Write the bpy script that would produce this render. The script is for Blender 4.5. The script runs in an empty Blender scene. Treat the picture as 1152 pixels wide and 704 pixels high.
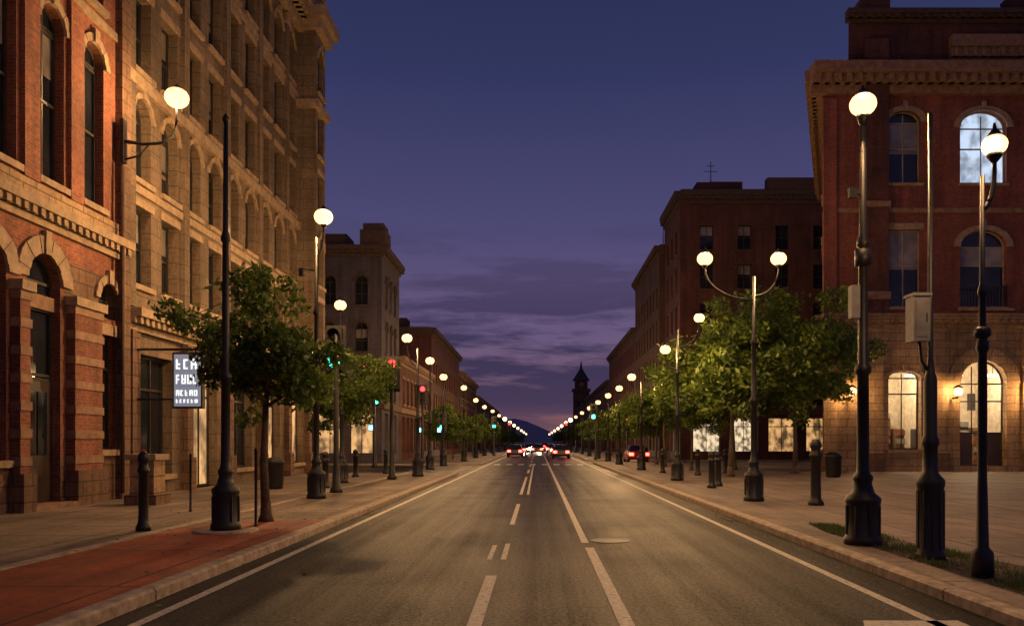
import bpy, math, random
import numpy as np
from mathutils import Vector
random.seed(11)
R=random.Random(5)
scene=bpy.context.scene
COL=scene.collection
# ------------------------------------------------------------------ materials
MATS={}
def newmat(name):
    m=bpy.data.materials.new(name); m.use_nodes=True
    nt=m.node_tree; b=nt.nodes['Principled BSDF']; MATS[name]=m
    return m,nt,b
def N(nt,t,**k):
    n=nt.nodes.new(t)
    for a,v in k.items(): setattr(n,a,v)
    return n
def L(nt,a,b): nt.links.new(a,b)
def rgb(c): return (c[0],c[1],c[2],1)
def noise(nt,vec,scale,detail=4,rough=.6):
    n=N(nt,'ShaderNodeTexNoise'); n.inputs['Scale'].default_value=scale
    n.inputs['Detail'].default_value=detail; n.inputs['Roughness'].default_value=rough
    if vec is not None: L(nt,vec,n.inputs['Vector'])
    return n
def ramp(nt,fac,stops):
    r=N(nt,'ShaderNodeValToRGB'); e=r.color_ramp.elements
    while len(e)<len(stops): e.new(.5)
    for i,(p,c) in enumerate(stops):
        e[i].position=p; e[i].color=rgb(c) if len(c)==3 else c
    L(nt,fac,r.inputs['Fac']); return r
def mix(nt,a,b,fac,mode='MIX'):
    m=N(nt,'ShaderNodeMix',data_type='RGBA',blend_type=mode)
    for s,v in ((m.inputs[0],fac),(m.inputs[6],a),(m.inputs[7],b)):
        if hasattr(v,'links') or hasattr(v,'is_linked'): L(nt,v,s)
        elif isinstance(v,(int,float)): s.default_value=v
        else: s.default_value=rgb(v)
    return m.outputs[2]
def bump(nt,b,h,strength=.4,dist=.02):
    n=N(nt,'ShaderNodeBump'); n.inputs['Strength'].default_value=strength; n.inputs['Distance'].default_value=dist
    L(nt,h,n.inputs['Height']); L(nt,n.outputs[0],b.inputs['Normal'])
def plain(name,col,rough=.6,metal=0,var=.25,scale=3,emit=None,es=0,bmp=0):
    m,nt,b=newmat(name)
    tc=N(nt,'ShaderNodeTexCoord'); n=noise(nt,tc.outputs['Object'],scale)
    r=ramp(nt,n.outputs[0],[(.3,[c*(1-var) for c in col]),(.7,[min(1,c*(1+var)) for c in col])])
    L(nt,r.outputs[0],b.inputs['Base Color']); b.inputs['Roughness'].default_value=rough; b.inputs['Metallic'].default_value=metal
    if bmp: bump(nt,b,n.outputs[0],bmp)
    return m
def masonry(name,c1,c2,mortar,bw,rh,ms,rough=.85,offset=.5,dirt=.5,bstr=.5,big=.35):
    m,nt,b=newmat(name)
    uv=N(nt,'ShaderNodeUVMap'); br=N(nt,'ShaderNodeTexBrick'); br.offset=offset
    i=br.inputs; i['Scale'].default_value=1; i['Brick Width'].default_value=bw; i['Row Height'].default_value=rh
    i['Mortar Size'].default_value=ms; i['Mortar Smooth'].default_value=.2; i['Bias'].default_value=0
    i['Color1'].default_value=rgb(c1); i['Color2'].default_value=rgb(c2); i['Mortar'].default_value=rgb(mortar)
    L(nt,uv.outputs[0],i['Vector'])
    n1=noise(nt,uv.outputs[0],big,6,.65); r1=ramp(nt,n1.outputs[0],[(.3,[1-dirt]*3),(.68,[1.15]*3)])
    n2=noise(nt,uv.outputs[0],9,5,.7); r2=ramp(nt,n2.outputs[0],[(.3,[.62]*3),(.7,[1.3]*3)])
    mp=N(nt,'ShaderNodeMapping'); mp.inputs['Scale'].default_value=(1.6,.12,1); L(nt,uv.outputs[0],mp.inputs[0])
    n3=noise(nt,mp.outputs[0],1.4,5,.6); r3=ramp(nt,n3.outputs[0],[(.35,[.62]*3),(.6,[1.05]*3)])
    c=mix(nt,br.outputs['Color'],r1.outputs[0],1.0,'MULTIPLY'); c=mix(nt,c,r2.outputs[0],1.0,'MULTIPLY'); c=mix(nt,c,r3.outputs[0],.85,'MULTIPLY')
    L(nt,c,b.inputs['Base Color']); b.inputs['Roughness'].default_value=rough
    ma=N(nt,'ShaderNodeMath',operation='MULTIPLY_ADD'); L(nt,br.outputs['Fac'],ma.inputs[0]); ma.inputs[1].default_value=-1; L(nt,n2.outputs[0],ma.inputs[2])
    bump(nt,b,ma.outputs[0],bstr,.015)
    return m
masonry('brick_red',(.38,.105,.046),(.25,.062,.030),(.24,.165,.115),.24,.08,.012)
masonry('brick_dark',(.18,.048,.032),(.12,.034,.024),(.09,.065,.055),.24,.08,.010)
masonry('brick_deep',(.36,.080,.046),(.25,.052,.032),(.2,.12,.09),.26,.09,.013)
masonry('brick_brown',(.15,.072,.048),(.11,.052,.036),(.09,.07,.05),.26,.09,.011)
masonry('sandstone',(.44,.29,.155),(.36,.23,.12),(.15,.10,.06),.95,.42,.018,dirt=.45)
masonry('tan_stone',(.22,.155,.098),(.18,.125,.078),(.10,.07,.045),1.2,.5,.016,dirt=.5)
masonry('brown_stone',(.24,.135,.08),(.19,.105,.062),(.09,.06,.04),.8,.36,.018,dirt=.45,bstr=.9)
masonry('pale_render',(.115,.095,.115),(.10,.08,.10),(.06,.05,.06),.6,.2,.01,dirt=.4)
masonry('paving',(.30,.225,.165),(.24,.18,.13),(.04,.03,.022),1.5,1.5,.024,offset=0,dirt=.6,bstr=.5,rough=.75)
masonry('plaza_paving',(.27,.20,.165),(.22,.168,.135),(.05,.04,.03),2.2,2.2,.03,offset=0,dirt=.6,bstr=.4,rough=.66,big=.3)
masonry('red_paving',(.42,.085,.026),(.33,.065,.022),(.06,.02,.012),2.3,2.9,.024,offset=0,dirt=.5,bstr=.4,rough=.7,big=.8)
plain('kerb_stone',(.36,.28,.20),.8,var=.4,scale=6,bmp=.4)
plain('trim_stone',(.31,.22,.135),.8,var=.35,scale=4,bmp=.3)
plain('trim_brown',(.25,.145,.085),.8,var=.35,scale=4,bmp=.3)
plain('trim_dark',(.08,.048,.036),.8,var=.3,scale=4)
plain('frame_dark',(.03,.026,.023),.5)
plain('frame_pale',(.30,.27,.23),.55)
plain('roof_felt',(.05,.05,.055),.9)
plain('iron_black',(.012,.011,.011),.5,metal=0,var=.35,scale=12,bmp=.2)
plain('cabinet_grey',(.22,.21,.19),.5,var=.2,scale=7)
plain('door_paint',(.045,.03,.024),.35)
plain('interior_wall',(.6,.52,.4),.8)
plain('interior_shelf',(.22,.13,.07),.6,scale=8)
plain('interior_dark',(.06,.05,.05),.6)
plain('bark',(.09,.062,.042),.9,var=.4,scale=14,bmp=.6)
plain('soil',(.07,.05,.032),.95,var=.4,scale=10,bmp=.6)
plain('rubber',(.012,.012,.012),.7)
plain('hill_haze_tint',(.30,.27,.36),.95)  # distance haze over the hills is put into this pale bluish colour
plain('dry_leaf',(.17,.11,.035),.8,var=.5,scale=9)
def emit(name,col,s,var=0,scale=2):
    m,nt,b=newmat(name); b.inputs['Base Color'].default_value=(.3,.3,.3,1)
    b.inputs['Emission Strength'].default_value=s
    if var:
        tc=N(nt,'ShaderNodeTexCoord'); mp=N(nt,'ShaderNodeMapping'); mp.inputs['Scale'].default_value=(1,1,.7)
        L(nt,tc.outputs['Object'],mp.inputs[0]); n=noise(nt,mp.outputs[0],scale,3,.5)
        r=ramp(nt,n.outputs[0],[(.38,[c*(1-var) for c in col]),(.60,col)])
        L(nt,r.outputs[0],b.inputs['Emission Color']); b.inputs['Roughness'].default_value=.15
    else: b.inputs['Emission Color'].default_value=rgb(col)
# frosted lamp globe: lets the lamp's light through and glows itself
m,nt,b=newmat('lamp_glass'); em=N(nt,'ShaderNodeEmission'); em.inputs[0].default_value=(1,.56,.22,1); em.inputs[1].default_value=1.6
tr=N(nt,'ShaderNodeBsdfTransparent'); ad=N(nt,'ShaderNodeAddShader'); L(nt,em.outputs[0],ad.inputs[0]); L(nt,tr.outputs[0],ad.inputs[1])
L(nt,ad.outputs[0],nt.nodes['Material Output'].inputs[0])
emit('lamp_distant',(1,.62,.27),8)
emit('win_warm',(1,.54,.20),.8,.9,1.7)
emit('win_bright',(1,.76,.46),1.0,.88,2.6)
emit('win_cool',(.62,.78,1),.95,.6,1.8)
emit('ceiling_light',(1,.9,.72),6)
emit('sig_green',(.04,1,.62),9); emit('sig_red',(1,.02,.03),6); emit('tail_red',(1,.03,.02),24); emit('head_white',(1,.80,.52),50)
emit('sig_blue',(.15,.75,1),5); emit('sign_panel',(.17,.21,.27),.8); emit('sign_letters',(.95,.97,1),1.3)
def glassmat(name,col,rough):
    m,nt,b=newmat(name); tc=N(nt,'ShaderNodeTexCoord'); n=noise(nt,tc.outputs['Object'],.9,2)
    r=ramp(nt,n.outputs[0],[(.3,[c*.6 for c in col]),(.7,[c*1.5 for c in col])]); L(nt,r.outputs[0],b.inputs['Base Color'])
    b.inputs['Roughness'].default_value=rough; b.inputs['IOR'].default_value=1.6; bump(nt,b,n.outputs[0],.12,.05)
glassmat('win_dark',(.014,.016,.022),.07)
glassmat('win_blind',(.20,.18,.16),.25)
glassmat('car_paint_dark',(.03,.03,.04),.25); glassmat('car_paint_silver',(.3,.3,.32),.3); glassmat('car_paint_red',(.3,.03,.03),.25)
glassmat('car_glass',(.01,.012,.015),.06)
def leafmat(name,ca,cb):
    m,nt,b=newmat(name); g=N(nt,'ShaderNodeNewGeometry')
    r=ramp(nt,g.outputs['Random Per Island'],[(0,ca),(1,cb)])
    L(nt,r.outputs[0],b.inputs['Base Color']); b.inputs['Roughness'].default_value=.5
    tr=N(nt,'ShaderNodeBsdfTranslucent'); L(nt,r.outputs[0],tr.inputs[0]); mx=N(nt,'ShaderNodeMixShader'); mx.inputs[0].default_value=.4
    L(nt,b.outputs[0],mx.inputs[1]); L(nt,tr.outputs[0],mx.inputs[2]); L(nt,mx.outputs[0],nt.nodes['Material Output'].inputs[0])
leafmat('leaves',(.04,.08,.012),(.15,.21,.028))
leafmat('grass_blades',(.05,.08,.018),(.12,.15,.04))
def asphalt(name,base):
    m,nt,b=newmat(name); tc=N(nt,'ShaderNodeTexCoord'); o=tc.outputs['Object']
    n1=noise(nt,o,22,7,.95); r1=ramp(nt,n1.outputs[0],[(.40,[base*.2]*3),(.5,[base,base*.95,base*.9]),(.57,[base*1.8,base*1.65,base*1.5]),(.66,[base*6,base*5.5,base*5])])
    n2=noise(nt,o,.5,7,.65); r2=ramp(nt,n2.outputs[0],[(.36,[.5]*3),(.62,[1.35]*3)])
    mp=N(nt,'ShaderNodeMapping'); mp.inputs['Scale'].default_value=(1.5,.03,1); L(nt,o,mp.inputs[0])
    n3=noise(nt,mp.outputs[0],1.5,5,.6); r3=ramp(nt,n3.outputs[0],[(.36,[.5]*3),(.64,[1.45]*3)])
    v=N(nt,'ShaderNodeTexVoronoi',feature='DISTANCE_TO_EDGE'); v.inputs['Scale'].default_value=.2
    nd=noise(nt,o,.9,6,.65); ad=N(nt,'ShaderNodeVectorMath',operation='MULTIPLY_ADD'); L(nt,nd.outputs[1],ad.inputs[0]); ad.inputs[1].default_value=(1.6,1.6,1.6); L(nt,o,ad.inputs[2]); L(nt,ad.outputs[0],v.inputs['Vector'])
    r4=ramp(nt,v.outputs[0],[(.0,[.25]*3),(.004,[.4]*3),(.008,[1]*3)])
    c=mix(nt,r1.outputs[0],r2.outputs[0],1.0,'MULTIPLY'); c=mix(nt,c,r3.outputs[0],1.0,'MULTIPLY'); c=mix(nt,c,r4.outputs[0],.8,'MULTIPLY')
    L(nt,c,b.inputs['Base Color'])
    rr=ramp(nt,n2.outputs[0],[(.34,[.40]*3),(.64,[.60]*3)]); L(nt,rr.outputs[0],b.inputs['Roughness'])
    s2=ramp(nt,n1.outputs[0],[(.42,[.01]*3),(.6,[.20]*3)]); s3=mix(nt,r3.outputs[0],s2.outputs[0],1.0,'MULTIPLY'); s3=mix(nt,s3,r2.outputs[0],1.0,'MULTIPLY')
    L(nt,s3,b.inputs['Specular IOR Level'])
    bump(nt,b,n1.outputs[0],.8,.014)
asphalt('asphalt',.020); asphalt('asphalt_patch',.012)
m,nt,b=newmat('road_paint'); tc=N(nt,'ShaderNodeTexCoord'); n=noise(nt,tc.outputs['Object'],14,9,.75)
r=ramp(nt,n.outputs[0],[(.36,(.06,.05,.045)),(.44,(.40,.36,.30)),(.7,(.68,.63,.54))]); L(nt,r.outputs[0],b.inputs['Base Color']); b.inputs['Roughness'].default_value=.65
# ------------------------------------------------------------------ mesh builder
class MB:
    def __init__(s): s.v=[];s.f=[];s.m=[];s.s=[]
    def face(s,pts,m,smooth=False):
        i=len(s.v); s.v+=[tuple(p) for p in pts]; s.f.append(tuple(range(i,i+len(pts)))); s.m.append(m); s.s.append(smooth)
    def shared(s,vs,fs,m,smooth=True):
        i=len(s.v); s.v+=[tuple(p) for p in vs]
        for f in fs: s.f.append(tuple(i+k for k in f)); s.m.append(m); s.s.append(smooth)
    def box(s,x0,x1,y0,y1,z0,z1,m):
        c=[(x0,y0,z0),(x1,y0,z0),(x1,y1,z0),(x0,y1,z0),(x0,y0,z1),(x1,y0,z1),(x1,y1,z1),(x0,y1,z1)]
        s.hexa(c,m)
    def hexa(s,c,m):
        for q in ((3,2,1,0),(4,5,6,7),(0,1,5,4),(1,2,6,5),(2,3,7,6),(3,0,4,7)): s.face([c[k] for k in q],m)
    def lathe(s,cx,cy,prof,m,n=16,z=0,smooth=True):
        vs=[];fs=[]
        for r,h in prof:
            for k in range(n):
                a=2*math.pi*k/n; vs.append((cx+r*math.cos(a),cy+r*math.sin(a),z+h))
        for j in range(len(prof)-1):
            for k in range(n):
                a=j*n+k; b2=j*n+(k+1)%n; fs.append((a,b2,b2+n,a+n))
        fs.append(tuple(range(n-1,-1,-1))); t=(len(prof)-1)*n; fs.append(tuple(range(t,t+n)))
        s.shared(vs,fs,m,smooth)
    def tube(s,pts,r0,r1,m,n=8):
        pts=[Vector(p) for p in pts]; vs=[];fs=[]
        for j,p in enumerate(pts):
            d=(pts[min(j+1,len(pts)-1)]-pts[max(j-1,0)]).normalized()
            a=d.cross(Vector((0,0,1)) if abs(d.z)<.9 else Vector((1,0,0))).normalized(); b2=d.cross(a)
            r=r0+(r1-r0)*j/(len(pts)-1)
            for k in range(n):
                t=2*math.pi*k/n; vs.append(p+a*math.cos(t)*r+b2*math.sin(t)*r)
        for j in range(len(pts)-1):
            for k in range(n):
                a=j*n+k; b3=j*n+(k+1)%n; fs.append((a,b3,b3+n,a+n))
        fs.append(tuple(range(n-1,-1,-1))); t=(len(pts)-1)*n; fs.append(tuple(range(t,t+n)))
        s.shared(vs,fs,m,True)
    def sphere(s,c,r,m,n=16,sz=1.0):
        k=n//2; prof=[(max(1e-4,r*math.sin(math.pi*i/k)),-r*sz*math.cos(math.pi*i/k)) for i in range(k+1)]
        s.lathe(c[0],c[1],prof,m,n,c[2])
    def mesh(s,name,loc=(0,0,0)):
        me=bpy.data.meshes.new(name)
        v=[(p[0]-loc[0],p[1]-loc[1],p[2]-loc[2]) for p in s.v]
        me.from_pydata(v,[],s.f); names=sorted(set(s.m)); idx={n:i for i,n in enumerate(names)}
        for n in names: me.materials.append(MATS[n])
        me.polygons.foreach_set('material_index',[idx[x] for x in s.m]); me.polygons.foreach_set('use_smooth',s.s)
        uv=me.uv_layers.new(name='UVMap'); out=[]
        for f in s.f:
            p0,p1,p2=(Vector(s.v[f[0]]),Vector(s.v[f[1]]),Vector(s.v[f[2]])); nn=(p1-p0).cross(p2-p0)
            if nn.length>0: nn.normalize()
            if abs(nn.z)>.7:
                for k in f: out+= [s.v[k][0],s.v[k][1]]
            else:
                l=math.hypot(nn.x,nn.y) or 1; tx,ty=-nn.y/l,nn.x/l
                if tx+ty<0: tx,ty=-tx,-ty
                for k in f: out+=[s.v[k][0]*tx+s.v[k][1]*ty,s.v[k][2]]
        uv.data.foreach_set('uv',out); me.update(); return me
def obj(name,me,parent=None,loc=(0,0,0)):
    o=bpy.data.objects.new(name,me); COL.objects.link(o); o.location=loc
    if parent: o.parent=parent
    return o
def group(name,loc,parts):
    e=obj(name,None,None,loc); e.empty_display_size=.5
    for pn,mb in parts.items():
        if mb.f: obj(pn,mb.mesh(name+'_'+pn,loc),e)
    return e
class Fr:
    def __init__(s,o,u,n): s.o=o;s.u=u;s.n=n
    def P(s,u,n,z): return (s.o[0]+s.u[0]*u+s.n[0]*n, s.o[1]+s.u[1]*u+s.n[1]*n, z)
def fbox(mb,fr,u0,u1,n0,n1,z0,z1,m):
    P=fr.P; mb.hexa([P(u0,n0,z0),P(u1,n0,z0),P(u1,n1,z0),P(u0,n1,z0),P(u0,n0,z1),P(u1,n0,z1),P(u1,n1,z1),P(u0,n1,z1)],m)
def cornice(mb,fr,u0,u1,z0,h,depth,m,dent=0):
    fbox(mb,fr,u0,u1,.003,depth*.35,z0,z0+h*.3,m)
    fbox(mb,fr,u0,u1,.003,depth*.65,z0+h*.3+.0,z0+h*.6,m)
    fbox(mb,fr,u0-.0,u1+.0,.003,depth,z0+h*.6,z0+h,m)
    if dent:
        u=u0+.1
        while u<u1-.2:
            fbox(mb,fr,u,u+dent*.5,.0,depth*.85,z0+h*.30,z0+h*.597,m); u+=dent
def OP(u0,u1,z0,z1,rise=0,g='win_dark',nx=2,bars=(),sill=True,ring=0,frame='frame_dark',blind=0,open_=False,lintel=0):
    return dict(u0=u0,u1=u1,z0=z0,z1=z1,rise=rise,g=g,nx=nx,bars=bars,sill=sill,ring=ring,frame=frame,blind=blind,open=open_,lintel=lintel)
def facade(P_,fr,u0,u1,z0,z1,ops,wall,trim,rev=.28,wallfn=None):
    W,T,G=P_['walls'],P_['trim'],P_['windows']; P=fr.P
    us=sorted({round(x,4) for o in ops for x in (o['u0'],o['u1'])}|{u0,u1}); zs=sorted({round(x,4) for o in ops for x in (o['z0'],o['z1'])}|{z0,z1})
    for a,b in zip(us,us[1:]):
        for c,d in zip(zs,zs[1:]):
            mu,mz=(a+b)/2,(c+d)/2
            if any(o['u0']<mu<o['u1'] and o['z0']<mz<o['z1'] for o in ops): continue
            W.face([P(a,0,c),P(b,0,c),P(b,0,d),P(a,0,d)],wallfn(mu,mz) if wallfn else wall)
    for o in ops:
        a,b,c,d=o['u0'],o['u1'],o['z0'],o['z1']; rise=o['rise']; zs_=d-rise; r=-rev
        w=wallfn((a+b)/2,(c+d)/2) if wallfn else wall
        W.face([P(a,0,c),P(a,r,c),P(a,r,zs_),P(a,0,zs_)],w); W.face([P(b,0,c),P(b,r,c),P(b,r,zs_),P(b,0,zs_)],w)
        W.face([P(a,0,c),P(b,0,c),P(b,r,c),P(a,r,c)],w)
        uc,hw=(a+b)/2,(b-a)/2; K=12
        if rise:
            cur=[(uc+hw*math.cos(math.pi*k/K),zs_+rise*math.sin(math.pi*k/K)) for k in range(K+1)]
            for k in range(K):
                (ua,za),(ub,zb)=cur[k],cur[k+1]; cu=b if k<K//2 else a
                W.face([P(cu,0,d),P(ua,0,za),P(ub,0,zb)],w)
                W.face([P(ua,0,za),P(ub,0,zb),P(ub,r,zb),P(ua,r,za)],w)
                f=.07; q=1-f/hw
                G.hexa([P(uc+(ua-uc)*q,r+.003,zs_+(za-zs_)*q),P(uc+(ub-uc)*q,r+.003,zs_+(zb-zs_)*q),P(ub,r+.003,zb),P(ua,r+.003,za),
                        P(uc+(ua-uc)*q,r+.06,zs_+(za-zs_)*q),P(uc+(ub-uc)*q,r+.06,zs_+(zb-zs_)*q),P(ub,r+.06,zb),P(ua,r+.06,za)],o['frame'])
                if o['ring']:
                    q=1+o['ring']/hw; g=.0 if k%2 else .015
                    T.hexa([P(ua,.003,za),P(ub,.003,zb),P(uc+(ub-uc)*q,.003,zs_+(zb-zs_)*q),P(uc+(ua-uc)*q,.003,zs_+(za-zs_)*q),
                            P(ua,.07+g,za),P(ub,.07+g,zb),P(uc+(ub-uc)*q,.07+g,zs_+(zb-zs_)*q),P(uc+(ua-uc)*q,.07+g,zs_+(za-zs_)*q)],trim)
            if o['ring']: fbox(T,fr,uc-.11,uc+.11,.004,.13,d-.02,d+o['ring']+.12,trim)
            fbox(G,fr,a+.07,b-.07,r+.004,r+.055,zs_-.035,zs_+.035,o['frame'])
        else:
            W.face([P(a,0,d),P(b,0,d),P(b,r,d),P(a,r,d)],w)
            fbox(G,fr,a,b,r+.003,r+.06,d-.07,d,o['frame'])
            if o['lintel']: fbox(T,fr,a-.14,b+.14,.003,.05,d,d+o['lintel'],trim)
        if not o['open']: G.face([P(a,r,c),P(b,r,c),P(b,r,d),P(a,r,d)],o['g'])
        if o['blind']:
            h=(zs_-c)*o['blind']; G.face([P(a+.06,r+.002,zs_-h),P(b-.06,r+.002,zs_-h),P(b-.06,r+.002,zs_),P(a+.06,r+.002,zs_)],'win_blind')
        fbox(G,fr,a,a+.065,r+.003,r+.06,c,zs_,o['frame']); fbox(G,fr,b-.065,b,r+.003,r+.06,c,zs_,o['frame'])
        fbox(G,fr,a+.065,b-.065,r+.003,r+.06,c,c+.08,o['frame'])
        for k in range(1,o['nx']):
            u=a+(b-a)*k/o['nx']; fbox(G,fr,u-.025,u+.025,r+.003,r+.05,c+.08,d-(.07 if not rise else rise*.25),o['frame'])
        for zb in (o['bars'] or ((c+zs_)/2,)):
            fbox(G,fr,a+.065,b-.065,r+.004,r+.07,zb-.035,zb+.035,o['frame'])
        if o['sill']: fbox(T,fr,a-.1,b+.1,-.1,.12,c-.16,c-.002,trim)
def parts(): return {'walls':MB(),'trim':MB(),'windows':MB(),'roof':MB()}
def pickglass(p_lit,rr):
    x=rr.random()
    if x<p_lit*.7: return 'win_warm'
    if x<p_lit*.85: return 'win_bright'
    if x<p_lit: return 'win_cool'
    return 'win_dark'
def prism(mb,pts,z0,z1,m,top='roof_felt',skip=()):
    n=len(pts)
    for i in range(n):
        if i in skip: continue
        a,b=pts[i],pts[(i+1)%n]; mb.face([(a[0],a[1],z0),(b[0],b[1],z0),(b[0],b[1],z1),(a[0],a[1],z1)],m)
    mb.face([(p[0],p[1],z1-.3) for p in pts],top)
Z0=.13
# ------------------------------------------------------------------ LEFT brick building
XL=-11.7
def left_brick():
    p=parts(); y0,y1=3.0,22.6; H=17.2; fr=Fr((XL,0),(0,1),(1,0)); rr=random.Random(3)
    ops=[]
    for k in range(11):
        c=21.05-1.8*k
        if c<4: break
        ops.append(OP(c-.5,c+.5,7.95,12.2,.5,'win_dark',2,(9.9,11.6),True,.2,blind=rr.choice([0,0,.3])))
        ops.append(OP(c-.5,c+.5,13.3,15.7,0,'win_dark',2,(),True,0,lintel=.25))
    ops.append(OP(18.3,19.6,Z0,6.15,.65,'win_dark',1,(3.2,3.3,4.85,5.0),False,.42))
    ops.append(OP(21.3,22.2,1.5,4.6,0,'win_dark',2,(3.7,),True,0,lintel=.3)); ops.append(OP(21.3,22.2,5.05,6.0,.45,'win_dark',2,(),False,.22))
    for c in (17.0,14.6,12.2,9.8,7.4,5):
        ops.append(OP(c-.6,c+.6,1.3,6.05,.6,'win_dark',2,(3.4,5.1),True,.4))
    def wf(u,z): return 'brown_stone' if (z<1.25 or (4.95<z<6.2 and u>19.8)) else 'brick_red'
    facade(p,fr,y0,y1,Z0,H,ops,'brick_red','trim_stone',wallfn=wf)
    T=p['trim']
    fbox(p['windows'],fr,18.37,19.53,-.27,-.2,Z0+.02,3.16,'door_paint'); fbox(p['windows'],fr,18.55,18.9,-.2,-.17,1.4,2.9,'win_dark'); fbox(p['windows'],fr,19.0,19.35,-.2,-.17,1.4,2.9,'win_dark')
    fbox(T,fr,18.3,19.6,-.26,-.12,4.86,5.2,'trim_brown')
    fbox(T,fr,18.1,19.8,-.2,.35,Z0,Z0+.12,'trim_brown')
    for a,b in ((19.85,21.1),(17.75,18.1),(15.4,16.2),(13.0,13.8),(10.6,11.4)):
        z=Z0
        while z<4.6:
            fbox(T,fr,a,b,.003,.22,z,z+.42,'brick_red'); fbox(T,fr,a-.03,b+.03,.003,.25,z+.42,z+.62,'trim_brown'); z+=.62
        fbox(T,fr,a-.08,b+.08,.003,.32,z,z+.22,'trim_stone'); fbox(T,fr,a-.06,b+.06,.004,.34,Z0,1.0,'brown_stone')
    cornice(T,fr,y0,y1,6.75,.55,.34,'trim_stone',.3)
    fbox(T,fr,y0,y1,.003,.10,7.302,7.72,'sandstone')
    fbox(T,fr,y0,y1,.003,.07,12.75,12.98,'trim_stone')
    for c in np.arange(20.15,4,-1.8): fbox(T,fr,c-.28,c+.28,.004,.12,7.73,12.7,'brick_red')
    cornice(T,fr,y0,y1,16.2,1.0,.6,'trim_brown',.4)
    fbox(T,fr,22.15,22.6,.004,.2,Z0,16.2,'brown_stone')
    T.tube([(XL+.28,22.02,.3),(XL+.28,22.02,9.3)],.05,.05,'trim_dark',8)
    prism(p['roof'],[(XL,y0),(XL,y1),(-30,y1),(-30,y0)],0,H,'brick_dark',skip=(0,))
    group('brick_commercial_building',(XL,12,0),p)
left_brick()
def left_stone():
    p=parts(); y0,y1=22.62,40.6; H=23.4; fr=Fr((XL,0),(0,1),(1,0)); rr=random.Random(8); ops=[]
    rows=[(6.3,8.6,0),(9.4,11.8,.55),(12.6,14.9,0),(15.8,18.1,0),(18.9,21.1,.55)]
    for k in range(10):
        c=23.65+1.78*k
        for j,(a,b,r) in enumerate(rows):
            ops.append(OP(c-.55,c+.55,a,b,r,pickglass(.03,rr),2,(),True,.16 if r else 0,blind=rr.choice([0,0,0,.4,.6]),lintel=0 if r else .24))
    for k in range(5):
        c=24.4+3.56*k; g=['win_dark','win_warm','win_dark','win_warm','win_warm'][k]
        ops.append(OP(c-1.2,c+1.2,.7 if k!=1 else Z0,4.3,0,g,3,(3.3,),k!=1,0))
    facade(p,fr,y0,y1,Z0,H,ops,'tan_stone','trim_stone',rev=.36)
    T=p['trim']
    for k in range(6):
        u=22.64+3.56*k
        if u+.44>y1: u=y1-.45
        fbox(T,fr,u,u+.44,.004,.24,Z0,4.9,'brown_stone'); fbox(T,fr,u-.02,u+.5,.005,.32,Z0,1.2,'brown_stone'); fbox(T,fr,u,u+.38,.004,.14,5.6,21.4,'tan_stone')
        fbox(T,fr,u-.02,u+.44,.004,.22,21.0,21.5,'trim_stone')
    cornice(T,fr,y0,y1,4.9,.62,.5,'trim_stone',.34)
    fbox(T,fr,y0,y1,.003,.09,8.95,9.18,'trim_stone'); fbox(T,fr,y0,y1,.003,.16,12.0,12.35,'trim_stone'); fbox(T,fr,y0,y1,.003,.09,18.4,18.62,'trim_stone')
    cornice(T,fr,y0,y1,21.6,1.6,.95,'trim_stone',.42)
    fr2=Fr((XL+.9,0),(0,1),(1,0)); ops=[]
    for (a,b,r) in rows: ops.append(OP(39.3,40.3,a,b,r,'win_dark',2,(),True,.16 if r else 0,lintel=0 if r else .24))
    facade(p,fr2,38.9,40.62,5.6,23.8,ops,'tan_stone','trim_stone')
    frs=Fr((0,38.9),(1,0),(0,-1)); p['walls'].face([frs.P(XL+.001,0,5.6),frs.P(XL+.9,0,5.6),frs.P(XL+.9,0,23.8),frs.P(XL+.001,0,23.8)],'tan_stone')
    p['walls'].face([(XL,40.62,5.6),(XL+.9,40.62,5.6),(XL+.9,40.62,23.8),(XL,40.62,23.8)],'tan_stone')
    p['walls'].face([(XL,38.9,5.6),(XL+.9,38.9,5.6),(XL+.9,40.62,5.6),(XL,40.62,5.6)],'tan_stone')
    T.box(XL-.2,XL+1.25,38.6,40.9,21.7,22.2,'trim_stone'); T.box(XL-.2,XL+1.5,38.4,41.1,22.2,22.7,'trim_stone'); T.box(XL-.2,XL+.95,38.8,40.7,23.8,24.3,'trim_stone'); T.box(XL-.2,XL+1.1,38.7,40.8,17.9,18.3,'trim_stone')
    prism(p['roof'],[(XL,y0),(XL,y1),(-30,y1),(-30,y0)],0,H,'brick_brown',skip=(0,))
    group('stone_office_building',(XL,31,0),p)
left_stone()
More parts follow.
